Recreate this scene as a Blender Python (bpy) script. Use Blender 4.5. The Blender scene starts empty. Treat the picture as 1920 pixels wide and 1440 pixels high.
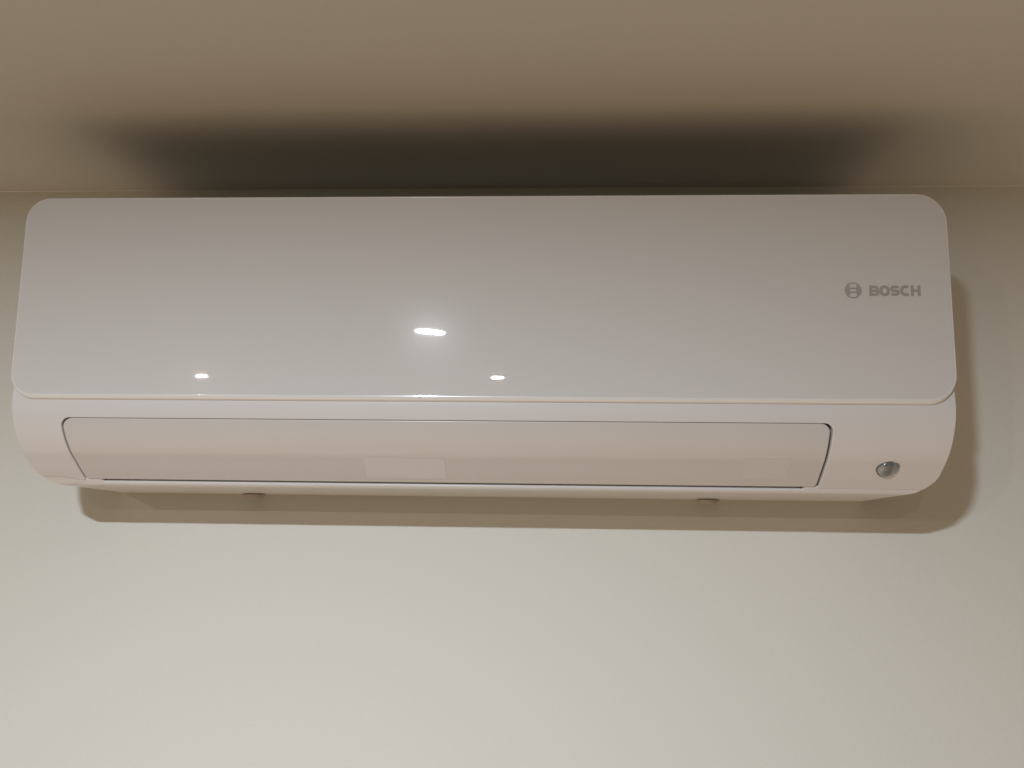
import bpy, bmesh, math, random
from mathutils import Vector, Matrix

S = bpy.context.scene
COL = S.collection

# ------------------------------------------------------------------ camera
cam_d = bpy.data.cameras.new("camera")
cam = bpy.data.objects.new("camera", cam_d)
COL.objects.link(cam)
yaw, pitch, roll = -0.04910, 0.16362, 0.01371
cy_, sy_ = math.cos(yaw), math.sin(yaw)
fwd = Vector((sy_ * math.cos(pitch), cy_ * math.cos(pitch), math.sin(pitch)))
rgt = Vector((cy_, -sy_, 0))
up = rgt.cross(fwd)
r2 = math.cos(roll) * rgt + math.sin(roll) * up
u2 = -math.sin(roll) * rgt + math.cos(roll) * up
m = Matrix((r2, u2, -fwd)).transposed().to_4x4()
m.translation = Vector((0.08267, -1.05957, -0.12261))
cam.matrix_world = m
cam_d.sensor_width = 36
cam_d.lens = 36 * 1597.82 / 1920
cam_d.clip_start = 0.01
cam_d.clip_end = 100
S.camera = cam

# ------------------------------------------------------------------ light
W = bpy.data.worlds.new("World")
S.world = W
W.use_nodes = True
wn, wl = W.node_tree.nodes, W.node_tree.links
bg = wn["Background"]
# dim warm light of the room around: the lit floor below is brighter than the walls at eye height
tcw = wn.new("ShaderNodeTexCoord")
sep = wn.new("ShaderNodeSeparateXYZ")
rmp = wn.new("ShaderNodeMapRange")
rmp.interpolation_type = 'SMOOTHSTEP'
rmp.inputs["From Min"].default_value = -1.0
rmp.inputs["From Max"].default_value = -0.48
mxw = wn.new("ShaderNodeMixRGB")
mxw.inputs[1].default_value = (1.08, 0.80, 0.55, 1)
mxw.inputs[2].default_value = (0.095, 0.072, 0.048, 1)
wl.new(tcw.outputs["Generated"], sep.inputs[0])
wl.new(sep.outputs["Z"], rmp.inputs["Value"])
wl.new(rmp.outputs[0], mxw.inputs[0])
side = wn.new("ShaderNodeMapRange")                    # the room is a little brighter to the left
side.inputs["From Min"].default_value = -1.0
side.inputs["From Max"].default_value = 1.0
side.inputs["To Min"].default_value = 1.8
side.inputs["To Max"].default_value = 0.2
wl.new(sep.outputs["X"], side.inputs["Value"])
mul = wn.new("ShaderNodeVectorMath")
mul.operation = 'SCALE'
wl.new(mxw.outputs[0], mul.inputs[0])
wl.new(side.outputs[0], mul.inputs["Scale"])
wl.new(mul.outputs[0], bg.inputs[0])
bg.inputs[1].default_value = 1.0

CEIL = 0.3123


def ceiling_lamp(name, x, y, size, power, colour, size_y=None, turn=0):
    d = bpy.data.lights.new(name, 'AREA')
    d.shape = 'DISK'
    d.size = size
    if size_y:
        d.shape = 'ELLIPSE'
        d.size_y = size_y
    d.energy = power
    d.color = colour
    o = bpy.data.objects.new(name, d)
    COL.objects.link(o)
    o.location = (x, y, CEIL - 0.004)
    o.rotation_euler = (0, 0, math.radians(turn))
    return o


ceiling_lamp("ceiling_lamp", -0.229, -1.475, 0.080, 34.0, (0.92, 1.0, 1.11), 0.050, -35)
ceiling_lamp("ceiling_lamp", -1.19, -2.37, 0.040, 16.0, (1.0, 0.90, 0.76), 0.015)
ceiling_lamp("ceiling_lamp", -0.118, -2.37, 0.040, 6.0, (1.0, 0.90, 0.74), 0.015)

S.view_settings.view_transform = 'Standard'
S.view_settings.look = 'None'
S.view_settings.exposure = 0.07
S.view_settings.gamma = 1.0


# ------------------------------------------------------------------ materials
def mat(name, col, rough=0.5, coat=0.0, coat_rough=0.03, bump=0.0, bscale=200, spec=0.5,
        tint=0.0, tscale=3.0, dust=0.0):
    M = bpy.data.materials.new(name)
    M.use_nodes = True
    n, l = M.node_tree.nodes, M.node_tree.links
    b = n["Principled BSDF"]
    b.inputs["Base Color"].default_value = (*col, 1)
    b.inputs["Roughness"].default_value = rough
    b.inputs["Specular IOR Level"].default_value = spec
    b.inputs["Coat Weight"].default_value = coat
    b.inputs["Coat Roughness"].default_value = coat_rough
    tc = n.new("ShaderNodeTexCoord")
    if tint:
        nz = n.new("ShaderNodeTexNoise")
        nz.inputs["Scale"].default_value = tscale
        nz.inputs["Detail"].default_value = 3
        l.new(tc.outputs["Object"], nz.inputs["Vector"])
        r = n.new("ShaderNodeMixRGB")
        r.inputs[1].default_value = (col[0] * (1 + tint), col[1], col[2] * (1 - tint), 1)
        r.inputs[2].default_value = (col[0] * (1 - tint), col[1] * (1 + tint * .4), col[2] * (1 + tint * .3), 1)
        l.new(nz.outputs["Fac"], r.inputs[0])
        l.new(r.outputs[0], b.inputs["Base Color"])
    if dust:
        nz = n.new("ShaderNodeTexNoise")
        nz.inputs["Scale"].default_value = 9
        nz.inputs["Detail"].default_value = 6
        l.new(tc.outputs["Object"], nz.inputs["Vector"])
        mr = n.new("ShaderNodeMapRange")
        mr.inputs["To Min"].default_value = rough - dust
        mr.inputs["To Max"].default_value = rough + dust
        l.new(nz.outputs["Fac"], mr.inputs["Value"])
        l.new(mr.outputs[0], b.inputs["Roughness"])
    if bump:
        nz = n.new("ShaderNodeTexNoise")
        nz.inputs["Scale"].default_value = bscale
        nz.inputs["Detail"].default_value = 4
        l.new(tc.outputs["Object"], nz.inputs["Vector"])
        bp = n.new("ShaderNodeBump")
        bp.inputs["Strength"].default_value = 1.0
        bp.inputs["Distance"].default_value = bump
        l.new(nz.outputs["Fac"], bp.inputs["Height"])
        l.new(bp.outputs[0], b.inputs["Normal"])
    return M


M_WALL = mat("wall_paint", (0.725, 0.722, 0.672), 0.7, bump=0.0003, bscale=210, spec=0.3, tint=0.007, tscale=4)
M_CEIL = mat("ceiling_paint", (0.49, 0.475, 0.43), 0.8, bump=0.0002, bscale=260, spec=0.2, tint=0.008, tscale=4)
M_PANEL = mat("gloss_white_panel", (0.63, 0.615, 0.605), 0.17, coat=1.0, coat_rough=0.012, spec=0.014, dust=0.03, tint=0.012, tscale=5)
M_BODY = mat("white_housing_plastic", (0.66, 0.64, 0.635), 0.3, spec=0.35, dust=0.05, tint=0.012, tscale=5)
M_FLAP = mat("white_flap_plastic", (0.585, 0.565, 0.55), 0.22, dust=0.04, tint=0.012, tscale=5)
M_RIM = mat("satin_rim_plastic", (0.74, 0.735, 0.72), 0.2, coat=1.0, coat_rough=0.02)
M_LATCH = mat("taupe_latch_plastic", (0.52, 0.47, 0.42), 0.6)
M_DARK = mat("dark_duct_plastic", (0.09, 0.08, 0.07), 0.6)
M_PRINT = mat("grey_print", (0.37, 0.35, 0.325), 0.35, spec=0.4)
M_LENS = mat("grey_lens", (0.235, 0.25, 0.24), 0.12, coat=1.0, coat_rough=0.03)
M_LENS2 = mat("dark_lens_ridge", (0.10, 0.11, 0.11), 0.2, coat=0.6)
M_REFL2 = mat("faint_painted_reflection", (0.60, 0.585, 0.565), 0.2)  # slightly paler flap colour for the narrow painted reflection
M_REFL = mat("painted_reflection", (0.632, 0.612, 0.612), 0.22)  # paler flap colour that stands in for a reflection


# faceted lens: a darker middle between two paler lobes
_n, _l = M_LENS.node_tree.nodes, M_LENS.node_tree.links
_t = _n.new("ShaderNodeTexCoord"); _s = _n.new("ShaderNodeSeparateXYZ"); _m = _n.new("ShaderNodeMapRange"); _r = _n.new("ShaderNodeValToRGB")
_m.inputs["From Min"].default_value = 0.412
_m.inputs["From Max"].default_value = 0.436
_e = _r.color_ramp.elements
_e[0].position = 0.0; _e[0].color = (0.27, 0.29, 0.28, 1)
_e[1].position = 1.0; _e[1].color = (0.27, 0.26, 0.25, 1)
for _p, _c in ((0.18, 0.25), (0.30, 0.13), (0.55, 0.11), (0.66, 0.24)):
    _q = _e.new(_p); _q.color = (_c, _c * 1.06, _c * 1.04, 1)
_l.new(_t.outputs["Object"], _s.inputs[0]); _l.new(_s.outputs["X"], _m.inputs["Value"])
_l.new(_m.outputs[0], _r.inputs[0]); _l.new(_r.outputs[0], _n["Principled BSDF"].inputs["Base Color"])

# ------------------------------------------------------------------ helpers
def link(name, bm, material, parent=None, smooth=True, kind=None, label=None):
    me = bpy.data.meshes.new(name)
    bmesh.ops.recalc_face_normals(bm, faces=bm.faces[:]) if False else None
    for f in bm.faces:
        f.smooth = smooth
    bm.to_mesh(me)
    bm.free()
    mats = material if isinstance(material, (list, tuple)) else [material]
    for mm in mats:
        me.materials.append(mm)
    o = bpy.data.objects.new(name, me)
    COL.objects.link(o)
    if parent:
        o.parent = parent
    if kind:
        o["kind"] = kind
    if label:
        o["label"] = label
    return o


class Curve:
    """smooth profile in (y, z), addressed by arc length"""
    def __init__(self, pts, n=400):
        P = [Vector(p) for p in pts]
        P = [P[0] * 2 - P[1]] + P + [P[-1] * 2 - P[-2]]
        out = []
        segs = len(P) - 3
        for i in range(segs):
            k = max(8, n // segs)
            for j in range(k):
                t = j / k
                a, b, c, d = P[i:i + 4]
                out.append(0.5 * ((2 * b) + (c - a) * t + (2 * a - 5 * b + 4 * c - d) * t * t + (3 * b - a - 3 * c + d) * t ** 3))
        out.append(P[-2])
        for _ in range(6):                               # relax the joints
            out = [out[0]] + [(out[i - 1] + out[i] * 2 + out[i + 1]) / 4 for i in range(1, len(out) - 1)] + [out[-1]]
        self.p = out
        self.s = [0]
        for i in range(1, len(out)):
            self.s.append(self.s[-1] + (out[i] - out[i - 1]).length)
        self.L = self.s[-1]

    def at(self, s):
        s = min(max(s, 0), self.L)
        lo, hi = 0, len(self.s) - 1
        while hi - lo > 1:
            mid = (lo + hi) // 2
            if self.s[mid] <= s:
                lo = mid
            else:
                hi = mid
        t = (s - self.s[lo]) / (self.s[hi] - self.s[lo])
        return self.p[lo].lerp(self.p[hi], t)

    def nor(self, s):
        h = 0.0015
        d = (self.at(s + h) - self.at(s - h)).normalized()
        return Vector((d.y, -d.x)) if False else Vector((-abs(0) + (d.y), -d.x))

    def s_of_z(self, z):
        return min(range(len(self.p)), key=lambda i: abs(self.p[i].y - z)) and \
            self.s[min(range(len(self.p)), key=lambda i: abs(self.p[i].y - z))]

    def s_of_y_low(self, y):
        best = min(range(len(self.p)), key=lambda i: abs(self.p[i].x - y) + (10 if self.p[i].y > -0.03 else 0))
        return self.s[best]


def warp(cv, x, s):
    """the lower corners of the body are rounded off towards the wall"""
    if not getattr(cv, "round_from", None) or s < cv.round_from or abs(x) < 0.43:
        return x
    u = min(1.0, (s - cv.round_from) / 0.034)
    d = (0.030 if x > 0 else 0.025) * (1 - math.sqrt(max(0.0, 1 - u * u * 0.97)))
    return x - math.copysign(d * ((abs(x) - 0.43) / 0.05) ** 1.3, x)


def place(cv, x, s, depth=0.0):
    """point on the swept profile; depth goes into the unit"""
    x = warp(cv, x, s)
    p = cv.at(s)
    n = cv.nor(s)
    # n points out of the unit (towards -y / down)
    q = p - n * depth
    return Vector((x, q.x, q.y))


def patch(cv, xs, segs, skip, r=0.002, thick=0.006, first_angle=0.0, depth0=0.0, steps=4, rim_mat=0, flare=None):
    """xs: columns.  segs(x) -> breakpoints in s.  skip(i, k) -> leave segment k out between column i and i+1.
    rows per segment are proportional.  All free edges are rolled over with radius r and turned in by thick."""
    bm = bmesh.new()
    nseg = len(segs(xs[0])) - 1
    rows = [0] * nseg
    for x in xs:
        b = segs(x)
        for k in range(nseg):
            rows[k] = max(rows[k], min(60, max(2, int(abs(b[k + 1] - b[k]) / 0.0025))))
    uv = {}
    grid = []
    for x in xs:
        b = segs(x)
        col = []
        for k in range(nseg):
            n = rows[k]
            for j in range(n if k < nseg - 1 else n + 1):
                s = b[k] + (b[k + 1] - b[k]) * j / n
                v = bm.verts.new(place(cv, x, s, depth0))
                uv[v] = Vector((x, s))
                col.append(v)
        grid.append(col)
    for i in range(len(xs) - 1):
        base = 0
        for k in range(nseg):
            if not skip(i, k):
                for j in range(rows[k]):
                    a, b_, c, d = grid[i][base + j], grid[i + 1][base + j], grid[i + 1][base + j + 1], grid[i][base + j + 1]
                    if (uv[a] - uv[d]).length < 1e-7 and (uv[b_] - uv[c]).length < 1e-7:
                        continue
                    bm.faces.new((a, b_, c, d))
            base += rows[k]
    for v in list(bm.verts):
        if not v.link_faces:
            uv.pop(v)
            bm.verts.remove(v)
    # boundary: keep direction of the owning face
    nxt = {}
    for f in bm.faces:
        for lp in f.loops:
            if lp.edge.is_boundary:
                nxt[lp.vert] = lp.link_loop_next.vert
    done = set()
    loops = []
    for v0 in list(nxt):
        if v0 in done:
            continue
        lp = []
        v = v0
        while v not in done:
            done.add(v)
            lp.append(v)
            v = nxt[v]
        loops.append(lp)
    for lp in loops:
        n = len(lp)
        P = [uv[v] for v in lp]
        N = []
        for i in range(n):
            a = (P[i] - P[i - 1])
            b = (P[(i + 1) % n] - P[i])
            a = a.normalized() if a.length > 1e-9 else b.normalized()
            b = b.normalized() if b.length > 1e-9 else a
            na = Vector((a.y, -a.x)); nb = Vector((b.y, -b.x))
            s_ = na + nb
            if s_.length < 1e-6:
                s_ = na
            s_.normalize()
            s_ *= min(1.6, 1 / max(0.5, s_.dot(na)))
            N.append(s_)
        rings = []
        off = []
        a0 = math.radians(first_angle)
        for k in range(steps + 1):
            a = a0 + (math.pi / 2 - a0) * k / steps
            off.append((r * (math.sin(a) - math.sin(a0)), r * (math.cos(a0) - math.cos(a))))
        off.append((off[-1][0], off[-1][1] + thick))
        for (o, d) in off:
            ring = []
            for i in range(n):
                q = P[i] + N[i] * (o * (flare(N[i]) if flare else 1.0))
                ring.append(bm.verts.new(place_ext(cv, q.x, q.y, depth0 + d)))
            rings.append(ring)
        for k in range(len(rings) - 1):
            A, B = rings[k], rings[k + 1]
            for i in range(n):
                j = (i + 1) % n
                f = bm.faces.new((A[j], A[i], B[i], B[j]))
                f.material_index = rim_mat
    return bm


SIGN = 1.0


def place_ext(cv, x, s, depth):
    """like place() but runs on straight beyond the ends of the profile"""
    x = warp(cv, x, s)
    if s < 0:
        p = cv.at(0); d = (cv.at(0.001) - p).normalized(); p = p + d * s
        n = cv.nor(0.0005)
    elif s > cv.L:
        p = cv.at(cv.L); d = (p - cv.at(cv.L - 0.001)).normalized(); p = p + d * (s - cv.L)
        n = cv.nor(cv.L - 0.0005)
    else:
        p = cv.at(s); n = cv.nor(s)
    q = p - n * depth
    return Vector((x, q.x, q.y))


def corner_cols(x0, x1, r0, r1, k=9, mid=40, extra=()):
    xs = [x0 + r0 * (1 - math.cos(math.pi / 2 * i / k)) for i in range(k + 1)]
    xe = [x1 - r1 * (1 - math.cos(math.pi / 2 * i / k)) for i in range(k + 1)][::-1]
    a, b = xs[-1], xe[0]
    ms = [a + (b - a) * i / mid for i in range(1, mid)]
    return sorted(set(round(v, 7) for v in xs + ms + xe + list(extra)))


def corner(x, x0, x1, r0, r1):
    """how far a rounded corner eats into the edge at x"""
    e = 0
    if x < x0 + r0:
        e = max(e, r0 - math.sqrt(max(0, r0 * r0 - (x0 + r0 - x) ** 2)))
    if x > x1 - r1:
        e = max(e, r1 - math.sqrt(max(0, r1 * r1 - (x - x1 + r1) ** 2)))
    return e


def box(bm, x0, x1, y0, y1, z0, z1, bev=0.0, mi=0):
    r = bmesh.ops.create_cube(bm, size=1)
    for v in r['verts']:
        v.co = Vector((x0 + (v.co.x + .5) * (x1 - x0), y0 + (v.co.y + .5) * (y1 - y0), z0 + (v.co.z + .5) * (z1 - z0)))
    if bev:
        es = list({e for v in r['verts'] for e in v.link_edges})
        bmesh.ops.bevel(bm, geom=es, offset=bev, segments=2, affect='EDGES')


# ------------------------------------------------------------------ wall and ceiling
bm = bmesh.new()
box(bm, -3.0, 2.6, 0.0, 0.15, -2.2, CEIL)
wall = link("wall", bm, M_WALL, smooth=False, kind="structure")
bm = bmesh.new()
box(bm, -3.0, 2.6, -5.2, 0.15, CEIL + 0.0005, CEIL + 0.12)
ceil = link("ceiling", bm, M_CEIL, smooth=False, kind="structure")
bm = bmesh.new()
random.seed(4)
ring_prev = None
for i in range(141):                                   # hand-run bead of filler along the joint
    x = -1.2 + 2.4 * i / 140
    rr = 0.0011 + 0.0003 * math.sin(x * 9) * math.sin(x * 3.7) + random.uniform(-.0002, .0002)
    ring = [bm.verts.new((x, -rr * math.cos(a) * 1.0 + 0.0002, CEIL + 0.0004 - rr * math.sin(a)))
            for a in [math.pi / 2 * k / 4 for k in range(5)]]
    if ring_prev:
        for k in range(4):
            bm.faces.new((ring_prev[k], ring[k], ring[k + 1], ring_prev[k + 1]))
    ring_prev = ring
link("filler_bead", bm, M_WALL, kind="structure")

# ------------------------------------------------------------------ the air conditioner
unit = bpy.data.objects.new("air_conditioner", None)
COL.objects.link(unit)
unit["label"] = "white glossy split air conditioner mounted high on the wall just below the ceiling"
unit["category"] = "air conditioner"

HW = 0.48
# --- front panel: slightly bulging glossy plate
HP = 0.2140
def pan_y(z):
    return -0.215 - 0.0205 * z + 0.012 * z * z


pan = Curve([(pan_y(HP * t), HP * t) for t in [1 - i / 14 for i in range(15)]], 280)




Lp = pan.L
RIM = 0.0038
x0, x1 = -HW + 0.0025, HW - 0.0025
rTL, rTR, rBL, rBR = 0.0235, 0.0285, 0.0225, 0.0255
cols = corner_cols(x0, x1, 0.0285, 0.0285, 14, 60)


def pseg(x):
    t = corner(x, x0, x1, rTL, rTR)
    b = corner(x, x0, x1, rBL, rBR)
    return [0.0008 + t, Lp - 0.0042 - b]


bm = patch(pan, cols, pseg, lambda i, k: False, r=0.0052, thick=0.0056, first_angle=-12, rim_mat=1, steps=6,
           flare=lambda n_: 0.36 + 0.44 * max(0.0, n_.y) ** 2)
panel = link("front_panel", bm, [M_PANEL, M_RIM], unit)

# --- lower body profile, from behind the panel down and back to the wall
body = Curve([(-0.2065, 0.030), (-0.2094, 0.010), (-0.2096, -0.004), (-0.2062, -0.0190), (-0.1970, -0.0370), (-0.1840, -0.0520),
              (-0.1715, -0.0618), (-0.1590, -0.0712), (-0.1515, -0.0763), (-0.1465, -0.0798), (-0.1435, -0.0824), (-0.1408, -0.0852), (-0.1385, -0.0862),
              (-0.1340, -0.0866), (-0.0900, -0.0875), (-0.0400, -0.0888), (-0.0005, -0.0900)], 1400)
s_ft = body.s_of_z(-0.0200)          # flap top
s_fb = body.s_of_y_low(-0.1465)      # flap bottom
body.round_from = s_fb - 0.024
FXL, FXR = -0.4259, 0.3580
GT, GL, GR = 0.0016, 0.0026, 0.0038
ER = 0.0011


def sstep(a, b, x):
    t = min(max((x - a) / (b - a), 0), 1)
    return t * t * (3 - 2 * t)


def seam(x):
    """parting line between cover and base; it climbs towards the left end"""
    s = s_fb + 0.0012
    if x < FXL:
        s -= 0.0075 * sstep(FXL, FXL - 0.035, x) if FXL - 0.035 < FXL else 0
    return s


def seam_left(x):
    t = min(max((FXL - x) / 0.035, 0), 1)
    return s_fb + 0.0012 - 0.0065 * t * t * (3 - 2 * t)


EX = HW - 0.0022
RC = 0.0105
hx0, hx1 = FXL - GL, FXR + GR
colsL = [-EX + (hx0 + EX) * i / 14 for i in range(15)]
hole = corner_cols(hx0, hx1, RC, RC, 9, 60)
colsR = [hx1 + (EX - hx1) * i / 14 for i in range(1, 15)]
cc = sorted(set([round(v, 7) for v in colsL[:-1]] + hole + [round(v, 7) for v in colsR]))
hi0 = cc.index(min(cc, key=lambda v: abs(v - hx0)))
hi1 = cc.index(min(cc, key=lambda v: abs(v - hx1)))


def cseg(x):
    if x <= hx0 + 1e-6:
        t = s_ft - GT + RC
    elif x >= hx1 - 1e-6:
        t = s_ft - GT + RC
    else:
        t = s_ft - GT + corner(x, hx0, hx1, RC, RC)
    return [0.0, t, seam_left(x)]


bm = patch(body, cc, cseg, lambda i, k: k == 1 and hi0 <= i < hi1, r=0.0010, thick=0.012, steps=4)
cover = link("front_cover", bm, M_BODY, unit)

# --- flap
fx0, fx1 = FXL, FXR
fc = corner_cols(fx0 + ER, fx1 - ER, 0.0095, 0.0095, 9, 60)


def fseg(x):
    return [s_ft + ER + corner(x, fx0 + ER, fx1 - ER, 0.0095, 0.0085),
            s_fb - ER - corner(x, fx0 + ER, fx1 - ER, 0.004, 0.003)]


bm = patch(body, fc, fseg, lambda i, k: False, r=ER, thick=0.004, depth0=0.0002)
flap = link("air_flap", bm, M_FLAP, unit)

# --- base tray with a slot along the flap
SL0, SL1 = FXL + 0.017, FXR - 0.012


def bseg(x):
    a = sstep(SL0 - 0.003, SL0, x) * (1 - sstep(SL1, SL1 + 0.003, x))
    return [seam_left(x) + 0.0007 + 0.0040 * a, body.L - 0.001]


bx = sorted(set([round(-EX + 2 * EX * i / 90, 7) for i in range(91)] + [SL0 - .003, SL0 - .0022, SL0 - .0015, SL0 - .0008, SL0,
                                                                       SL1, SL1 + .0008, SL1 + .0015, SL1 + .0022, SL1 + .003]))
bm = patch(body, bx, bseg, lambda i, k: False, r=0.0020, thick=0.022, depth0=0.0006)
tray = link("base_tray", bm, M_BODY, unit)

# --- dark duct behind the flap
bm = patch(body, [hx0 - .004 + (hx1 - hx0 + .008) * i / 30 for i in range(31)], lambda x: [s_ft - 0.008, s_fb + 0.010],
           lambda i, k: False, r=0.0005, thick=0.002, depth0=0.0128)
link("air_outlet", bm, M_DARK, unit)

# --- rear housing: closes the sides and the top behind the covers
bm = bmesh.new()
prof = []
N = 60
for i in range(N + 1):
    q = place(body, 0, (s_fb - 0.020) * i / N, 0.0035)
    prof.append((min(q.y, -0.0), q.z))
prof = [(0.0, 0.200), (-0.150, 0.206), (-0.188, 0.203), (-0.198, 0.190)] + prof
prof.append((-0.0002, prof[-1][1] - 0.002))
XS = HW - 0.0030
ringA = [bm.verts.new((-XS, y - 0.0, z)) for y, z in prof]
ringB = [bm.verts.new((XS, y - 0.0, z)) for y, z in prof]
n = len(prof)
TOP = 4
# sides only plus the top; the flap opening stays open behind the duct
bm.faces.new(ringA)
bm.faces.new(ringB[::-1])
for i in range(TOP):
    bm.faces.new((ringA[i + 1], ringA[i], ringB[i], ringB[i + 1]))
bm.faces.new((ringA[0], ringA[-1], ringB[-1], ringB[0]))
link("rear_housing", bm, M_BODY, unit, smooth=False)

# rounded cheeks where cover meets the sides
# --- latches under the base
for lx in (-0.2860, 0.2690):
    bm = bmesh.new()
    box(bm, lx - 0.013, lx + 0.013, -0.022, -0.006, -0.0945, -0.0865, bev=0.003)
    link("bottom_latch", bm, M_LATCH, unit)

# --- motion sensor
sx = 0.4240
s_c = body.s_of_y_low(-0.1715)
cp = place(body, sx, s_c, 0)
nn = body.nor(s_c)
zn = Vector((0.10, nn.x, nn.y)).normalized()
ux = Vector((1, 0, 0)); ux = (ux - zn * ux.dot(zn)).normalized()
uy = zn.cross(ux)
R = 0.0118


def egg(a):
    """outline of the sensor eye: round with a drawn-out upper right"""
    return R * (1 + 0.05 * math.cos(a - 0.9) + 0.045 * math.cos(3 * (a - 0.75)))


def disc(profile, nseg=48):
    bm = bmesh.new()
    rings = []
    for (f, h) in profile:
        if f == 0:
            rings.append([bm.verts.new(cp + zn * h)])
        else:
            rings.append([bm.verts.new(cp + ux * (egg(a) * f * math.cos(a)) + uy * (egg(a) * f * math.sin(a)) + zn * h)
                          for a in [2 * math.pi * k / nseg for k in range(nseg)]])
    for A, B in zip(rings, rings[1:]):
        for i in range(nseg):
            j = (i + 1) % nseg
            if len(B) == 1:
                bm.faces.new((A[i], A[j], B[0]))
            else:
                bm.faces.new((A[i], A[j], B[j], B[i]))
    bmesh.ops.recalc_face_normals(bm, faces=bm.faces[:])
    return bm


ring = link("sensor_bezel", disc([(1.05, -0.002), (1.05, 0.0002), (1.04, 0.0003), (1.02, 0.0003), (1.0, 0.0002), (0.99, -0.003)]), M_LENS2, unit)
lens = link("sensor_lens", disc([(1.01, -0.002), (0.97, -0.0001), (0.94, 0.0009), (0.88, 0.0018), (0.78, 0.0026), (0.6, 0.0034), (0.4, 0.0039), (0.2, 0.0041), (0, 0.0042)]),
            M_LENS, unit, label="grey domed motion sensor eye")

# --- faint room reflections on the flap, painted as thin paler patches
fs0, fs1 = s_ft + 0.046, s_ft + 0.046 + 0.024


def refl(x):
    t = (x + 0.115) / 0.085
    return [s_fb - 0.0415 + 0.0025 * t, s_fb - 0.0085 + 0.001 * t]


bm = patch(body, [-0.115 + 0.085 * i / 16 for i in range(17)], refl, lambda i, k: False, r=0.00008, thick=0.00005, depth0=-0.00004)
link("painted_reflection", bm, M_REFL, unit, label="faint pale reflection painted on the flap")


def refl2(x):  # second painted reflection, narrower, at the right end
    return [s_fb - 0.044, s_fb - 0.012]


bm = patch(body, [0.279 + 0.046 * i / 8 for i in range(9)], refl2, lambda i, k: False, r=0.00008, thick=0.00005, depth0=-0.00004)
link("painted_reflection", bm, M_REFL2, unit, label="barely visible narrow painted reflection near the right end of the flap")


# --- print on the front panel
def flat(polys, cx_, cz_, name, label=None, holes=True):
    """polys: quads/loops in local metres, laid on the panel 0.15 mm proud"""
    bm = bmesh.new()
    for i, p in enumerate(polys):                       # overlapping strokes lie a hair above one another
        bm.faces.new([bm.verts.new((cx_ + a, pan_y(cz_ + b) - 0.00022 - 4e-6 * i, cz_ + b)) for a, b in p])
    g = bmesh.ops.extrude_face_region(bm, geom=bm.faces[:])
    for v in [e for e in g['geom'] if isinstance(e, bmesh.types.BMVert)]:
        v.co.y += 0.00018
    return link(name, bm, M_PRINT, unit, smooth=False, label=label)


er = 0.0082
ecx, ecz = 0.3822, 0.1137
polys = []
K = 48
for i in range(K):
    a, b = 2 * math.pi * i / K, 2 * math.pi * (i + 1) / K
    ri = er * 0.86
    polys.append([(er * math.cos(a), er * math.sin(a)), (er * math.cos(b), er * math.sin(b)), (ri * math.cos(b), ri * math.sin(b)), (ri * math.cos(a), ri * math.sin(a))])
for sgn in (-1, 1):                                     # the two pole shoes
    M2 = 14
    a0 = math.radians(54)
    for i in range(M2):
        a, b = -a0 + 2 * a0 * i / M2, -a0 + 2 * a0 * (i + 1) / M2
        ro, rin = er * 0.80, er * 0.50
        polys.append([(sgn * ro * math.cos(a), ro * math.sin(a)), (sgn * ro * math.cos(b), ro * math.sin(b)),
                      (sgn * er * 0.42, ro * math.sin(b) * 0.93), (sgn * er * 0.42, ro * math.sin(a) * 0.93)])
for zc in (-0.24, 0.24):
    polys.append([(-er * .43, er * (zc - .07)), (er * .43, er * (zc - .07)), (er * .43, er * (zc + .07)), (-er * .43, er * (zc + .07))])
flat(polys, ecx, ecz, "round_emblem")


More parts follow.
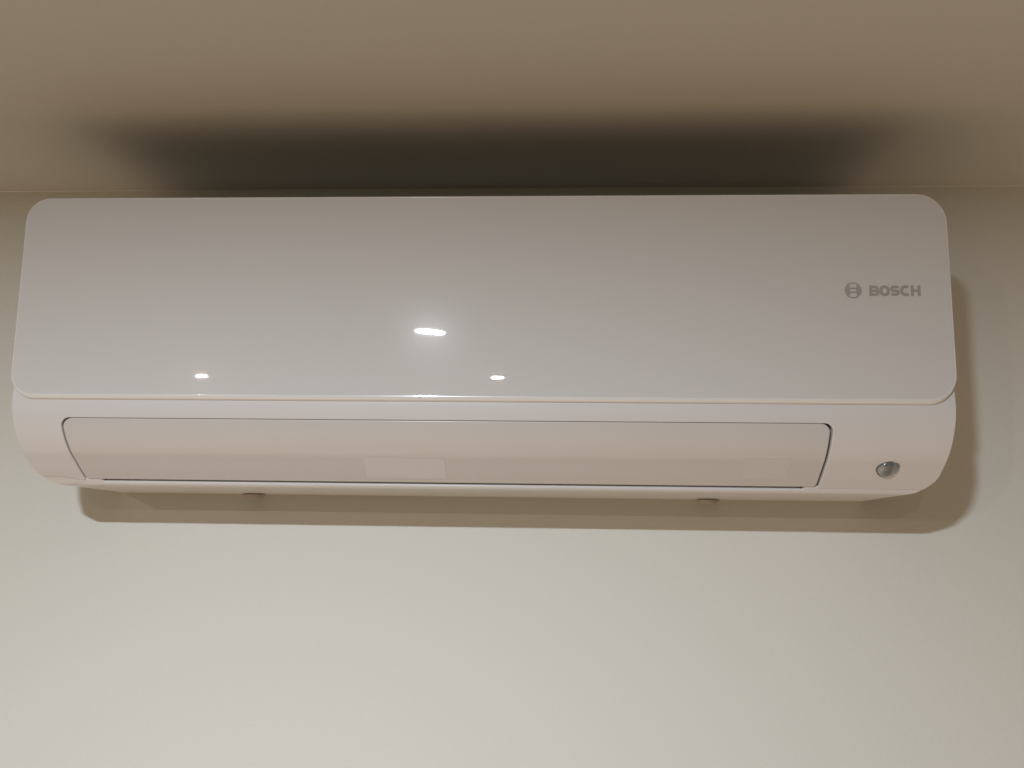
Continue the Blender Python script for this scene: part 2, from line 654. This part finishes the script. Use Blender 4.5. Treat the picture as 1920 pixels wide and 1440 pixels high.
def stroke(pts, w):
    """thick polyline as quads"""
    out = []
    P = [Vector(p) for p in pts]
    L_, R_ = [], []
    for i, p in enumerate(P):
        a = (P[i] - P[i - 1]).normalized() if i else (P[1] - P[0]).normalized()
        b = (P[i + 1] - P[i]).normalized() if i < len(P) - 1 else a
        n_ = Vector((-(a.y + b.y), a.x + b.x)).normalized()
        k = 1 / max(0.6, n_.dot(Vector((-a.y, a.x))))
        L_.append(p + n_ * w / 2 * k); R_.append(p - n_ * w / 2 * k)
    for i in range(len(P) - 1):
        out.append([tuple(L_[i]), tuple(L_[i + 1]), tuple(R_[i + 1]), tuple(R_[i])])
    return out


def arc(cx_, cz_, rx, rz, a0, a1, n_=14):
    return [(cx_ + rx * math.cos(math.radians(a0 + (a1 - a0) * i / n_)), cz_ + rz * math.sin(math.radians(a0 + (a1 - a0) * i / n_))) for i in range(n_ + 1)]


H = 0.0108
w = 0.0029
LW = 0.0094
h2 = H / 2 - w / 2
gB = stroke([(-.0037, -H / 2), (-.0037, H / 2)], w) + \
    stroke([(-.0037, h2), (0.0006, h2)] + arc(0.0006, h2 / 2 + .0001, .0024, h2 / 2, 90, -90, 10)[1:] + [(-.0037, 0.0)], w * .86) + \
    stroke([(-.0037, 0), (0.0010, 0)] + arc(0.0010, -h2 / 2, .0026, h2 / 2, 90, -90, 10)[1:] + [(-.0037, -h2)], w * .86)
gO = stroke(arc(0, 0, .0038, h2 + .0002, 0, 360, 32), w)
gS = stroke([(.0036, h2 * .93)] + arc(-.0006, h2 / 2, .0026, h2 / 2, 85, 265, 10) + arc(.0006, -h2 / 2, .0028, h2 / 2, 88, -95, 10) + [(-.0038, -h2 * .93)], w * .92)
gC = stroke(arc(0.0004, 0, .0040, h2 + .0002, 48, 312, 24), w)
gH = stroke([(-.0033, -H / 2), (-.0033, H / 2)], w) + stroke([(.0033, -H / 2), (.0033, H / 2)], w) + stroke([(-.0033, 0), (.0033, 0)], w * .9)
lx = 0.4032
for g, adv in ((gB, 0.0100), (gO, 0.0100), (gS, 0.0100), (gC, 0.0104), (gH, 0)):
    flat(g, lx, 0.1133, "letter")
    lx += adv
